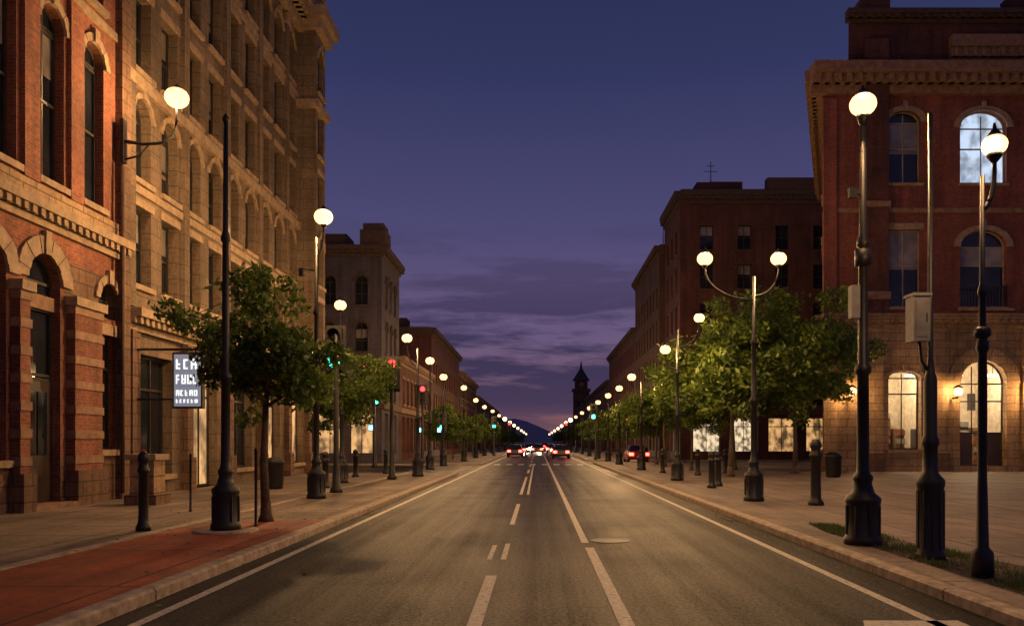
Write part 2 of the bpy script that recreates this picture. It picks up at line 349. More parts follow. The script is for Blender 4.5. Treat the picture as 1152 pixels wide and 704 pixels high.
def block(name,xf,side,y0,y1,H,wall,trim,xback,seed,per=2.2,w=1.15,fh=3.5,lit=.06,frontwin=True,arch=0,ground_lit=.7,front_per=2.8,corn=.8):
    p=parts(); rr=random.Random(seed); fr=Fr((xf,0),(0,1),(side,0))
    def grid(a,b,per,w,gl):
        ops=[]; n=max(1,int((b-a-.6)/per)); st=a+((b-a)-(n-1)*per)/2
        z=5.0
        for k in range(n):
            c=st+k*per
            ops.append(OP(c-per*.36,c+per*.36,.8,3.9,0,('win_warm' if rr.random()<.7 else 'win_bright') if rr.random()<gl else 'win_dark',2,(3.1,),False,0))
        while z+2.4<H-1.2:
            for k in range(n):
                c=st+k*per; top=z+2.2
                ops.append(OP(c-w/2,c+w/2,z,top,arch*(w/2),pickglass(lit,rr),2,(),True,.14 if arch else 0,blind=rr.choice([0,0,.4]),lintel=0 if arch else .2))
            z+=fh
        return ops
    facade(p,fr,y0,y1,Z0,H,grid(y0,y1,per,w,ground_lit),wall,trim)
    f2=Fr((0,y0),(1,0),(0,-1)); a,b=min(xf,xback),max(xf,xback)
    if frontwin: facade(p,f2,a,b,Z0,H,grid(a,b,front_per,w*1.1,ground_lit),wall,trim)
    else: p['walls'].face([(a,y0,0),(b,y0,0),(b,y0,H),(a,y0,H)],wall)
    T=p['trim']
    for f,u0,u1 in ((fr,y0,y1),(f2,a,b)):
        cornice(T,f,u0,u1,H-corn,corn,.5,trim,.6); fbox(T,f,u0,u1,.003,.2,4.2,4.6,trim)
    prism(p['roof'],[(xf,y0),(xf,y1),(xback,y1),(xback,y0)],0,H,wall,skip=(0,3))
    s=1 if side<0 else -1
    p['roof'].box(min(xf+s*3,xf+s*6),max(xf+s*3,xf+s*6),y0+1.5,y0+4,H-.3,H+1.3,'brick_brown'); p['roof'].box(min(xf+s*8,xf+s*9),max(xf+s*8,xf+s*9),y0+2,y0+3,H-.3,H+.8,'trim_dark')
    return p
p=block('corner',XL,1,60,67.5,16.4,'pale_render','trim_dark',-34,21,per=1.8,w=.9,lit=.06,arch=1,front_per=2.4)
p['trim'].box(XL-1.6,XL+.3,59.8,62,16.4,17.6,'trim_dark'); p['trim'].box(XL-1.4,XL+.15,59.95,61.8,17.6,18.1,'trim_dark')
group('corner_building',(XL,63,0),p)
group('shop_building',(XL,77,0),block('s',XL,1,67.6,87.5,9.0,'brick_dark','trim_brown',-30,31,lit=.1))
group('brick_building',(XL,100,0),block('s',XL,1,88,119,14.3,'brick_dark','trim_dark',-30,32,lit=.08))
group('brick_building',(XL,135,0),block('s',XL,1,120,152,12.4,'brick_brown','trim_brown',-30,33,lit=.08))
group('brick_building',(XL,200,0),block('s',XL,1,153,235,10.6,'brick_dark','trim_brown',-30,34,per=3,w=1.5,lit=.08))
group('brick_building',(XL,300,0),block('s',XL,1,236,420,9,'brick_brown','trim_dark',-30,35,per=5,w=2,lit=.08))
# ------------------------------------------------------------------ RIGHT corner building
LP=.98
def addlight(e,x,y,z,power,loc,col=(1,.56,.23)):
    ld=bpy.data.lights.new('lamp_light','POINT'); ld.energy=power*LP; ld.color=col; ld.shadow_soft_size=.12
    o=bpy.data.objects.new('lamp_light',ld); COL.objects.link(o); o.parent=e; o.location=(x-loc[0],y-loc[1],z-loc[2])
def right_corner():
    p=parts(); X0,Y=15.3,43.0; fr=Fr((0,Y),(1,0),(0,-1)); X1=46
    base=[];ops=[]
    cols=[(18.85,20.6,0),(22.7,25.2,1),(27.4,29.2,0),(31.3,33.8,1),(36,37.8,0),(40,42.5,1)]
    for i,(a,b,ar) in enumerate(cols):
        if ar: base.append(OP(a,b,Z0+.3,6.1,1.25,'win_dark',3,(2.2,3.9),False,.7,frame='frame_dark',open_=True))
        else: base.append(OP(a,b,1.3,5.5,.35,'win_dark',2,(4.3,),True,.3,open_=True))
        ops.append(OP(a,b,8.95,13.1,.9 if ar else 0,'win_dark',2,(11.2,),True,.35 if ar else 0,frame='frame_pale',blind=.5 if i!=1 else .3,lintel=.35))
        ops.append(OP(a,b,15.6,19.5,.9 if ar else .6,'win_cool' if i==1 else 'win_dark',2,(17.5,),True,.35,frame='frame_pale',blind=.5 if i!=1 else 0))
    facade(p,fr,X0,X1,Z0,8.2,base,'sandstone','sandstone',rev=.45)
    facade(p,fr,X0,X1,8.2,21.6,ops,'brick_deep','trim_stone',rev=.3)
    T=p['trim']
    cornice(T,fr,X0-.1,X1,7.85,.7,.45,'sandstone',.5)
    for a,b in ((X0,15.9),(17.6,18.5),(21.0,22.0),(26.0,26.8)): fbox(T,fr,a,b,.004,.18,Z0,7.8,'sandstone'); fbox(T,fr,a-.05,b+.05,.005,.28,Z0,1.1,'brown_stone')
    fbox(T,fr,17.5,18.7,.003,.4,8.56,23.2,'brick_dark'); fbox(T,fr,17.35,18.75,.002,.55,9.3,9.7,'trim_brown'); fbox(T,fr,17.35,18.75,.002,.55,14.2,14.5,'trim_brown')
    fbox(T,fr,X0,X0+.7,.003,.2,8.56,20.1,'brick_deep')
    fbox(T,fr,X0,X1,.002,.1,14.0,14.25,'trim_brown')
    cornice(T,fr,X0-.7,X1,20.3,1.5,.9,'trim_brown',.55)
    for a,b,ar in cols:
        if ar:
            fbox(p['windows'],fr,a+.1,a+.8,-.44,-.38,Z0+.3,2.2,'door_paint'); fbox(p['windows'],fr,b-.8,b-.1,-.44,-.38,Z0+.3,2.2,'door_paint')
    fa=Fr((0,Y+.25),(1,0),(0,-1)); p['walls'].face([fa.P(16.8,0,21.5),fa.P(X1,0,21.5),fa.P(X1,0,24.6),fa.P(16.8,0,24.6)],'brick_dark')
    cornice(T,fa,16.6,X1,24.3,.6,.5,'trim_dark',.5)
    cornice(T,fa,22.2,X1,21.9,1.6,.5,'trim_brown',.5)
    p['walls'].box(17.4,18.9,Y-.1,Y+1.4,24.9,25.6,'brick_dark')
    p['walls'].box(26,27,Y+1,Y+2,24.7,26.3,'brick_dark')
    s=Vector((22.8-X0,63-Y)); l=s.length; s.normalize(); fs=Fr((X0,Y),(s.x,s.y),(-s.y,s.x)); so=[]
    for k in range(5):
        c=3+3.6*k
        so+= [OP(c-.8,c+.8,1.3,5.5,0,'win_warm' if k%2 else 'win_dark',2,(4.3,)),OP(c-.8,c+.8,8.95,13,.8,'win_dark',2,(11,),True,.3),OP(c-.8,c+.8,15.6,19.4,.8,'win_dark',2,(17.5,),True,.3)]
    facade(p,fs,0,l,Z0,21.6,so,'brick_deep','trim_stone',wallfn=lambda u,z:'sandstone' if z<8.9 else 'brick_deep')
    cornice(T,fs,0,l,20.3,1.5,.9,'trim_brown',.55); cornice(T,fs,0,l,7.85,.7,.4,'sandstone',.5)
    prism(p['roof'],[(X0,Y),(22.8,63),(X1,63),(X1,Y)],0,21.6,'brick_dark',skip=(0,3)); prism(p['roof'],[(16.8,Y+.25),(24,62),(X1,62),(X1,Y+.25)],21.2,24.8,'brick_dark',skip=(3,))
    I=MB(); I.face([(17.2,Y+5,Z0),(X1,Y+5,Z0),(X1,Y+5,7.4),(17.2,Y+5,7.4)],'interior_wall'); I.face([(17.2,Y+.5,7.4),(X1,Y+.5,7.4),(X1,Y+5,7.4),(17.2,Y+5,7.4)],'interior_wall')
    I.face([(17.2,Y+.5,Z0+.02),(X1,Y+.5,Z0+.02),(X1,Y+5,Z0+.02),(17.2,Y+5,Z0+.02)],'interior_shelf'); 
    for x in (17.2,21.6,26.2,30.4,35,39): I.face([(x,Y+.5,Z0),(x,Y+5,Z0),(x,Y+5,7.4),(x,Y+.5,7.4)],'interior_wall')
    rr=random.Random(4)
    for x0 in np.arange(17.6,44,1.15):
        h=rr.uniform(1.9,3.4); I.box(x0,x0+.9,Y+4.2,Y+4.9,Z0+.02,h,rr.choice(['interior_shelf','interior_dark','interior_shelf']))
        for z in np.arange(.6,h,.5): I.box(x0+.05,x0+.85,Y+4.05,Y+4.2,z,z+.3,rr.choice(['frame_pale','interior_dark','brick_red','cabinet_grey']))
        if rr.random()<.6: I.box(x0,x0+.6,Y+1.6,Y+2.2,Z0+.02,1.6+rr.random()*.9,'interior_dark')
        if rr.random()<.7: I.box(x0+.1,x0+.7,Y+4.9,Y+4.97,3.6,4.6,'interior_dark')
    for x in np.arange(18.5,45,2.2): I.box(x,x+.9,Y+1.8,Y+2.1,5.4,5.48,'ceiling_light'); I.tube([(x+.45,Y+1.95,5.48),(x+.45,Y+1.95,7.4)],.02,.02,'interior_dark',5)
    for a,b,ar in cols:
        if ar:
            for u in np.arange(a,b,.16): fbox(T,fr,u,u+.04,.14,.18,8.95,10.0,'frame_dark')
            fbox(T,fr,a-.05,b+.05,.13,.19,10.0,10.06,'frame_dark'); fbox(T,fr,a-.2,b+.2,.12,.4,8.7,8.83,'trim_stone')
    p['interior']=I
    S=MB(); 
    for x in (16.6,22.2,26.4): fbox(S,fr,x-.04,x+.04,.19,.65,4.0,4.1,'iron_black'); S.sphere((x,Y-.75,4.36),.23,'lamp_glass',12); S.lathe(x,Y-.75,[(.25,0),(.06,.14)],'iron_black',10,4.58); S.lathe(x,Y-.75,[(.06,0),(.12,.06)],'iron_black',10,4.08)
    p['sconces']=S
    e=group('brick_corner_building',(X0,Y,0),p)
    for x in (16.6,22.2,26.4): addlight(e,x,Y-.75,4.36,230,(X0,Y,0))
right_corner()
p=block('r2',12.8,-1,72,80.8,24.3,'brick_dark','trim_dark',38,41,per=2.4,w=1.1,lit=.05,front_per=3.4,corn=1.2)
T=p['roof']; T.box(14.5,17,73,76,24,25.4,'brick_dark'); T.tube([(16,74,25.4),(16,74,27.6)],.05,.03,'iron_black'); T.tube([(15.4,74,26.7),(16.6,74,26.7)],.03,.03,'iron_black'); T.tube([(15.6,74,27.2),(16.4,74,27.2)],.03,.03,'iron_black')
p['trim'].box(20.5,26,71.4,72.3,24.3,25.3,'trim_dark')
group('brick_apartment_building',(12.8,72,0),p)
p=block('r3',12.3,-1,81,101,21.6,'brick_brown','trim_dark',30,42,per=2.4,w=1.2,lit=.05,frontwin=False)
p['roof'].tube([(13,83,21.5),(13,83,24)],.06,.03,'iron_black')
group('office_building',(12.3,85,0),p)
group('brick_building',(12.3,110,0),block('r4',12.3,-1,101.2,138,16.2,'brick_dark','trim_dark',30,43,lit=.08))
group('brick_building',(12.3,160,0),block('r5',12.3,-1,138.5,205,12.5,'brick_brown','trim_dark',30,44,per=3,w=1.5,lit=.1))
group('brick_building',(12.3,300,0),block('r6',12.3,-1,206,250,12,'brick_dark','trim_dark',30,45,per=3.5,w=1.6,lit=.1))
group('brick_building',(12.3,400,0),block('r6',12.3,-1,268,430,9,'brick_dark','trim_dark',30,46,per=5,w=2,lit=.1))
p={'shaft':MB(),'spire':MB(),'clock_face':MB()}
p['shaft'].box(11.5,16.5,256,261,0,18,'brick_dark'); p['shaft'].box(11.1,16.9,255.6,261.4,18,18.8,'trim_dark'); p['shaft'].box(12,16,256.5,260.5,18.8,21.5,'brick_dark')
for x in (12.6,14.6): p['shaft'].box(x,x+.8,255.8,255.98,13,16.5,'win_dark')
p['spire'].lathe(14,258.5,[(2.9,0),(1.6,2),(.5,3.8),(.05,6.5)],'roof_felt',8,21.5,False)
p['clock_face'].tube([(14,256.5,20.1),(14,256.35,20.1)],.9,.9,'trim_brown',20)
group('clock_tower',(14,258.5,0),p)
mb=MB(); prev=None
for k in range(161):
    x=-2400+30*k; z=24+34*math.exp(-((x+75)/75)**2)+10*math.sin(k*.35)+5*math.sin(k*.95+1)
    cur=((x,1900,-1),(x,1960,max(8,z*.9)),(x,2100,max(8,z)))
    if prev: mb.face([prev[0],cur[0],cur[1],prev[1]],'hill_haze_tint',True); mb.face([prev[1],cur[1],cur[2],prev[2]],'hill_haze_tint',True)
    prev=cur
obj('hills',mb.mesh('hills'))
# ------------------------------------------------------------------ ground, road, pavements
KL,KR=-4.1,4.35
mb=MB(); mb.face([(-3000,-3000,-.03),(3000,-3000,-.03),(3000,3000,-.03),(-3000,3000,-.03)],'soil'); obj('ground',mb.mesh('ground'))
mb=MB(); mb.face([(KL-.02,-40,0),(KR+.02,-40,0),(KR+.02,900,0),(KL-.02,900,0)],'asphalt'); obj('road',mb.mesh('road'))
mb=MB(); mb.face([(-60,41.5,-.006),(KL,41.5,-.006),(KL,58.5,-.006),(-60,58.5,-.006)],'asphalt'); mb.face([(KR,63.5,-.006),(60,63.5,-.006),(60,71,-.006),(KR,71,-.006)],'asphalt'); obj('side_street',mb.mesh('side_street'))
def pavement(name,xk,xb,segs,mat):
    s=-1 if xb<xk else 1
    for a,b in segs:
        q={'paving':MB(),'kerb':MB()}
        k1=xk+s*.2
        q['paving'].face([(k1,a,Z0),(xb,a,Z0),(xb,b,Z0),(k1,b,Z0)],mat)
        for e in (a,b): q['paving'].face([(xk,e,-.02),(xb,e,-.02),(xb,e,Z0),(xk,e,Z0)],'kerb_stone')
        y=a
        while y<b:
            e=min(b,y+ (1.8 if y<60 else 12))-.022; z=Z0+.005
            prof=[(xk,-.02),(xk,z-.025),(xk+s*.03,z),(k1,z),(k1,-.02)]
            for (xa,za),(xc,zc) in zip(prof,prof[1:]): q['kerb'].face([(xa,y,za),(xc,y,zc),(xc,e,zc),(xa,e,za)],'kerb_stone')
            y=e+.022
        group(name,(xk,a,0),q)
pavement('pavement',KL,-30,[(-40,41.3),(58.7,900)],'paving')
pavement('pavement',KR,60,[(-40,63.3),(71.2,900)],'plaza_paving')
mb=MB(); mb.face([(KL-.22,-20,Z0+.004),(-6.55,-20,Z0+.004),(-6.55,14.6,Z0+.004),(-5.9,15.6,Z0+.004),(KL-.22,16.4,Z0+.004)],'red_paving')
obj('red_paving',mb.mesh('red_paving'))
mb=MB()
y=-20
while y<60:
    if not 40.5<y<59: mb.box(-6.78,-6.57,y,y+1.78,Z0-.02,Z0+.012,'kerb_stone')
    y+=1.8
obj('paving_border',mb.mesh('paving_border'))
mb=MB(); mb.face([(KR+.22,-20,Z0+.004),(4.95,-20,Z0+.004),(4.95,60,Z0+.004),(KR+.22,60,Z0+.004)],'paving'); obj('kerbside_strip',mb.mesh('kerbside_strip'))
M=MB(); zM=.005
def mark(x0,x1,y0,y1,sk=0): M.face([(x0,y0,zM),(x1,y0,zM),(x1+sk,y1,zM),(x0+sk,y1,zM)],'road_paint')
mark(-3.80,-3.68,-10,400); mark(3.68,3.80,-10,400)
mark(.76,.90,-5,12.9); mark(.74,.86,13.5,300)
mark(-.66,-.52,6.5,10.2); mark(-.54,-.46,11.6,13.4); mark(-.74,-.67,11.6,13.2); mark(-.58,-.48,16.5,22)
mark(-.60,-.50,26,39); mark(-.36,-.28,26,60); 
for y in np.arange(44,200,12): mark(-.6,-.48,y,y+5)
M.face([(3.0,7.35,zM),(4.0,7.35,zM),(4.0,7.62,zM),(3.1,7.62,zM)],'road_paint')
for x in np.arange(-3.3,3.5,.9): mark(x,x+.45,59.5,62)
for y in np.arange(43,57,.95): M.face([(-7.6,y,zM-.002),(-4.6,y,zM-.002),(-4.6,y+.45,zM-.002),(-7.6,y+.45,zM-.002)],'road_paint')
obj('road_markings',M.mesh('road_markings'))
Pm=MB()
for (x0,x1,y0,y1) in ((1.3,2.6,16,24),(-2.9,-1.7,9.5,15),(1.0,1.35,12.6,13.4),(-3.3,-1.2,30,41),(1.6,3.3,36,50)):
    Pm.face([(x0,y0,.0025),(x1,y0,.0025),(x1+.05,y1,.0025),(x0-.04,y1,.0025)],'asphalt_patch')
obj('asphalt_patches',Pm.mesh('asphalt_patches'))
mb=MB(); mb.lathe(1.25,13.8,[(.33,0),(.33,.008),(.28,.008),(.27,.005)],'iron_black',24,.001,False); obj('manhole_cover',mb.mesh('manhole'))
mb=MB()
for (x,y) in ((-3.98,19),(4.22,17.5)):
    mb.box(x-.11,x+.11,y-.35,y+.35,.001,.006,'rubber')
    for k in range(8): mb.box(x-.1,x+.1,y-.33+k*.085,y-.29+k*.085,.006,.012,'iron_black')
obj('drain_grates',mb.mesh('drain'))
pts=[(5.0,6.5),(6.1,7),(6.3,9),(6.0,11.0),(5.75,13),(5.55,15.0),(5.2,15.4),(5.02,14),(4.99,10)]
mb=MB(); mb.face([(x,y,Z0+.008) for x,y in pts],'soil'); obj('soil_bed',mb.mesh('soil_bed'))
def inpoly(x,y):
    c=False; n=len(pts)
    for i in range(n):
        (x1,y1),(x2,y2)=pts[i],pts[(i+1)%n]
        if (y1>y)!=(y2>y) and x<(x2-x1)*(y-y1)/(y2-y1)+x1: c=not c
    return c
g=MB(); rg=random.Random(2); cnt=0
cl=[(rg.uniform(4.95,6.3),rg.uniform(6.5,15.4),rg.uniform(.15,.5)) for _ in range(60)]
while cnt<22000:
    cx,cy,cr=rg.choice(cl); x=cx+rg.gauss(0,cr*.6); y=cy+rg.gauss(0,cr*.6)
    cnt+=1
    if not inpoly(x,y): continue
    h=rg.uniform(.03,.10); a=rg.uniform(0,6.28); w=.006; dx,dy=math.cos(a)*w,math.sin(a)*w; lx,ly=rg.gauss(0,.03),rg.gauss(0,.03)
    g.face([(x-dx,y-dy,Z0),(x+dx,y+dy,Z0),(x+lx,y+ly,Z0+h)],'grass_blades')
obj('grass',g.mesh('grass'))
g=MB()
for k in range(420):
    if rg.random()<.5: x,y,z=rg.gauss(-5.6,1.6),rg.gauss(15.5,3.5),Z0+.012
    elif rg.random()<.6: x,y,z=rg.choice([KL+.12+abs(rg.gauss(0,.12)),KR-.12-abs(rg.gauss(0,.12))]),rg.uniform(7,40),.008
    else: x,y,z=rg.uniform(4.6,12),rg.uniform(9,40),Z0+.012
    if z>.1 and KL-.02<x<KR+.02: z=.008
    a=rg.uniform(0,6.28); s=rg.uniform(.02,.05); c,d=math.cos(a)*s,math.sin(a)*s
    g.face([(x+c,y+d,z),(x-d*.5,y+c*.5,z+rg.uniform(0,.015)),(x-c,y-d,z),(x+d*.5,y-c*.5,z+rg.uniform(0,.015))],'dry_leaf')
obj('fallen_leaves',g.mesh('fallen_leaves'))
# ------------------------------------------------------------------ lamps
def bulb(mb,x,y,z,r=.24,far=False):
    if far: mb.sphere((x,y,z),r,'lamp_distant',10)
    else: mb.sphere((x,y,z),r,'lamp_glass',20,.86)
    mb.lathe(x,y,[(r*.62,0),(r*.5,.04),(r*.2,.09),(.012,.16)],'iron_black',12,z+r*.86*.80)
def post_profile(H,big=1.0,base=True):
    p=[(.27*big,0),(.27*big,.10),(.24*big,.14),(.235*big,.62),(.25*big,.66),(.25*big,.72),(.16*big,.80),(.12*big,.95),(.14*big,1.0),(.14*big,1.05),(.10*big,1.10)] if base else [(.12,0),(.12,.3),(.07,.36)]
    r=.085*big if base else .05
    p+=[(r,1.2),(r*.95,2.6),(r*1.35,2.64),(r*1.35,2.72),(r*.85,2.78),(r*.7,H*.7),(r*1.05,H*.705),(r*1.05,H*.715),(r*.62,H*.73),(r*.5,H)]
    return p
def lamp(x,y,H,arms=(),top=False,big=1.0,power=900,r=.24,base=True,extra=None,seg=14,name='street_lamp'):
    pole=MB(); A=MB(); G=MB(); pole.lathe(x,y,post_profile(H,big,base),'iron_black',seg,Z0,True)
    pos=[]
    if base and y<40:
        for k in range(8):
            a=math.pi*k/4; pole.box(x+math.cos(a)*.235*big-.02,x+math.cos(a)*.235*big+.02,y+math.sin(a)*.235*big-.02,y+math.sin(a)*.235*big+.02,Z0+.16,Z0+.6,'iron_black')
    for dx,zb,za in arms:
        pts=[]
        for k in range(13):
            t=k/12; pts.append((x+dx*math.sin(t*math.pi/2), y, za+(zb-.28-za)*(1-math.cos(t*math.pi/2))))
        pts.append((x+dx,y,zb-.2)); A.tube(pts,.035,.025,'iron_black',8)
        A.lathe(x+dx,y,[(.03,0),(.08,.06),(.09,.1)],'iron_black',10,zb-r*.86-.08)
        bulb(G,x+dx,y,zb,r,not power); pos.append((x+dx,y,zb))
    if top: A.lathe(x,y,[(.05,0),(.09,.1),(.10,.16)],'iron_black',12,Z0+H-.06); bulb(G,x,y,Z0+H+.1+r*.78,r,not power); pos.append((x,y,Z0+H+.1+r*.78))
    if extra: extra(A)
    e=group(name,(x,y,0),{'pole':pole,'arm':A,'lamp_head':G})
    if power:
        for q in pos: addlight(e,q[0],q[1],q[2],power,(x,y,0))
    return e
A=MB();G=MB(); yb=22.1
A.box(XL+.2,XL+.3,yb-.1,yb+.1,9.4,10.6,'iron_black')
A.tube([(XL+.28,yb,10.0),(XL+.8,yb,9.92),(XL+1.3,yb,9.95),(XL+1.62,yb,10.15),(XL+1.73,yb,10.6),(XL+1.73,yb,10.95)],.05,.035,'iron_black',8)
A.tube([(XL+.28,yb,9.5),(XL+.7,yb,9.6),(XL+.95,yb,9.9)],.03,.025,'iron_black',8)
bulb(G,XL+1.73,yb,11.2,.32); e=group('wall_lamp',(XL,yb,0),{'bracket':A,'lamp_head':G}); addlight(e,XL+1.73,yb,11.2,430,(XL,yb,0))
P1=MB(); P1.lathe(-5.5,14.1,[(.55,-.02),(.55,.03),(.5,.035)],'kerb_stone',20,Z0); pr=post_profile(7.2,.95); P1.lathe(-5.5,14.1,pr,'iron_black',16,Z0+.03); P1.lathe(-5.5,14.1,[(.05,0),(.07,.06),(.01,.16)],'iron_black',10,Z0+7.2)
for k in range(8):
    a=math.pi*k/4; P1.box(-5.5+math.cos(a)*.225-.02,-5.5+math.cos(a)*.225+.02,14.1+math.sin(a)*.225-.02,14.1+math.sin(a)*.225+.02,Z0+.18,Z0+.62,'iron_black')
group('street_pole',(-5.5,14.1,0),{'pole':P1})
def bracket(x,y,z,s): 
    def f(A): A.tube([(x,y,z),(x+s*.3,y,z+.05),(x+s*.42,y,z+.02)],.025,.02,'iron_black'); A.box(x+s*.42-.06,x+s*.42+.06,y-.06,y+.06,z-.16,z+.06,'iron_black')
    return f
lamp(-6.2,22.4,7.3,arms=((.2,8.0,6.9),),power=1900,r=.26,extra=bracket(-6.2,22.4,6.5,-1))
lamp(-7.6,31,5.9,arms=((-.05,7.0,5.7),),power=700,r=.23)
lamp(-5.55,37,5.9,arms=((-.5,6.5,5.2),),power=900,r=.24)
for y,z,x in ((46,6.5,-6.2),(52.6,6.1,-6.2),(66,6.3,-6.1),(80,6.0,-6.2),(93,5.9,-6.2),(108,6,-6.1),(126,6,-6.1),(148,6,-6.1),(175,6,-6.1),(205,6,-6.1),(245,6,-6.1),(295,6,-6.1),(350,6,-6.1),(420,6,-6.1)):
    lamp(x,y,z-.55,top=True,power=800 if y<130 else 0,r=.25 if y<130 else .38,seg=10)
def rx(A):
    x,y=5.0,12.3
    A.box(x-.2,x-.07,y-.07,y+.07,3.6,4.1,'cabinet_grey'); A.tube([(x,y,5.5),(x-.14,y,5.55)],.03,.03,'iron_black'); A.lathe(x,y,[(.12,0),(.12,.25)],'iron_black',12,4.4)
    A.box(x-.22,x-.1,y-.05,y+.05,5.45,5.6,'iron_black')
lamp(5.0,12.3,6.5,top=True,big=1.05,power=1100,r=.20,extra=rx)
lamp(5.14,9.25,4.65,arms=((.14,5.13,4.4),),power=240,r=.14,base=False,extra=lambda A:(A.lathe(5.14,9.25,[(.06,0),(.09,.03),(.09,.1),(.06,.13)],'iron_black',12,2.9)))
lamp(5.78,21.4,6.0,arms=((-1.31,6.6,5.5),(.66,6.6,5.6)),power=900,r=.21,name='double_street_lamp')
lamp(5.74,32.9,6.2,arms=((.9,6.8,5.6),(-.5,5.5,4.7)),power=750,r=.22,name='double_street_lamp')
lamp(5.9,45.6,5.0,arms=((-.55,5.4,4.5),),power=900,r=.24)
for y in (57,66,77,90,105,122,142,165,195,230,275,330,400): lamp(5.8,y,5.1,top=True,power=800 if y<125 else 0,r=.25 if y<125 else .38,seg=10)
U=MB();C=MB(); x,y=5.3,10.8
U.lathe(x,y,[(.19,0),(.19,.06),(.165,.1),(.165,.95),(.18,1.0),(.18,1.06),(.10,1.16),(.09,1.5),(.11,1.54),(.11,1.6),(.085,1.66),(.085,2.4),(.06,2.5),(.035,2.7),(.03,6.0)],'iron_black',16,Z0)
for k in range(10):
    a=math.pi*k/5; U.box(x+math.cos(a)*.163-.012,x+math.cos(a)*.163+.012,y+math.sin(a)*.163-.012,y+math.sin(a)*.163+.012,Z0+.14,Z0+.92,'iron_black')
C.box(x-.29,x-.07,y-.14,y+.1,3.05,3.65,'cabinet_grey'); C.box(x-.31,x-.05,y-.16,y+.12,3.65,3.69,'cabinet_grey'); C.box(x-.26,x-.1,y-.148,y-.14,3.11,3.59,'cabinet_grey'); C.box(x-.07,x+.02,y-.03,y+.03,3.15,3.2,'iron_black'); C.box(x-.07,x+.02,y-.03,y+.03,3.5,3.55,'iron_black'); C.box(x-.125,x-.115,y-.16,y-.148,3.3,3.42,'iron_black')
C.tube([(x-.15,y,3.05),(x-.12,y,2.8),(x,y,2.6)],.02,.02,'iron_black',6)
group('utility_pole',(x,y,0),{'pole':U,'control_cabinet':C})
def bollard(x,y,h,r=.11):
    b=MB(); b.lathe(x,y,[(r*1.5,0),(r*1.5,.08),(r*1.1,.14),(r,.2),(r*.92,h*.72),(r*1.2,h*.73),(r*1.2,h*.77),(r*.9,h*.79),(r*.9,h*.86),(r*1.15,h*.88),(r*1.0,h*.95),(r*.5,h*.99),(.01,h)],'iron_black',16,Z0)
    group('bollard',(x,y,0),{'post':b})
bollard(-7.0,14.2,1.42,.085); bollard(6.95,20.0,1.65,.13)
for x,y in ((6.0,27.6),(6.45,28.6),(7.6,38),(6.4,41),(-8.2,36),(-7.6,40),(9.5,40.5),(-7.3,27.5)): bollard(x,y,1.25,.11)
for x,y,h in ((-5.25,14.9,1.4),(-7.9,18.2,1.25)):
    b=MB(); b.lathe(x,y,[(.05,0),(.028,.04),(.028,h),(.045,h+.01),(.01,h+.07)],'iron_black',8,Z0); group('slim_post',(x,y,0),{'post':b})
b=MB(); b.box(-10.3,-9.5,19.9,20.7,Z0,Z0+.25,'brown_stone'); b.box(-10.2,-9.6,20,20.6,Z0+.25,1.25,'sandstone'); b.box(-10.28,-9.52,19.92,20.68,1.25,1.4,'trim_stone'); group('stone_pedestal',(-9.9,20.3,0),{'pedestal':b})
b=MB(); b.lathe(13.3,36,[(.28,0),(.33,.1),(.36,.9),(.39,.93),(.36,1.0),(.2,1.12),(.05,1.15)],'iron_black',14,Z0); group('trash_can',(13.3,36,0),{'bin':b})
b=MB(); b.lathe(-8.9,27,[(.26,0),(.3,.1),(.33,.85),(.36,.88),(.3,1.0),(.05,1.08)],'iron_black',14,Z0); group('trash_can',(-8.9,27,0),{'bin':b})
# blade sign
S=MB();F=MB();B=MB();Lt_=MB(); y=22.9; S.box(-10.42,-9.56,y-.09,y+.09,2.66,4.26,'frame_dark')
F.box(-10.37,-9.61,y-.1,y-.092,2.72,4.2,'sign_panel')
rs_=random.Random(6)
for z0,h,n in ((3.78,.28,3),(3.36,.26,4),(3.02,.16,5),(2.82,.10,6)):
    cw=.64/n
    for k in range(n):
        xa=-10.31+k*cw; t=max(.028,cw*.2); w=cw*.74
        Lt_.box(xa,xa+t,y-.112,y-.101,z0,z0+h,'sign_letters')
        if rs_.random()<.6: Lt_.box(xa+w-t,xa+w,y-.112,y-.101,z0,z0+h,'sign_letters')
        for q in rs_.sample([0,.42,.84],2): Lt_.box(xa+t,xa+w-t,y-.112,y-.101,z0+h*q,z0+h*(q+.16),'sign_letters')
B.box(XL+.05,-9.55,y-.03,y+.03,4.32,4.38,'iron_black'); B.box(XL+.05,-10.42,y-.03,y+.03,2.9,2.95,'iron_black'); B.tube([(-9.8,y,4.26),(-9.8,y,4.35)],.02,.02,'iron_black'); B.tube([(XL+.1,y,4.9),(-9.9,y,4.38)],.015,.015,'iron_black')
group('shop_sign',(-10.0,y,0),{'box':S,'sign_face':F,'lettering':Lt_,'bracket':B})
def signal_head(H,Lm,x,y,z,lit,k_=1.3):
    H.box(x-.17*k_,x+.17*k_,y,y+.2,z-.5*k_,z+.5*k_,'iron_black'); H.box(x-.24*k_,x+.24*k_,y+.2,y+.215,z-.58*k_,z+.58*k_,'iron_black')
    for i,(dz,c) in enumerate(((.32*k_,'sig_red'),(0,'frame_dark'),(-.32*k_,'sig_green'))):
        on=(i==0 and lit=='r') or (i==2 and lit=='g')
        Lm.tube([(x,y-.012-(.02 if on else 0),z+dz),(x,y-.001,z+dz)],.14*k_,.14*k_,c if on else 'rubber',14)
        vs=[]
        for k in range(9):
            a=math.pi*k/8; vs.append((x+.15*k_*math.cos(a),z+dz+.15*k_*math.sin(a)))
        for (xa,za),(xb,zb) in zip(vs,vs[1:]): H.face([(xa,y,za),(xb,y,zb),(xb,y-.2,zb),(xa,y-.2,za)],'iron_black')
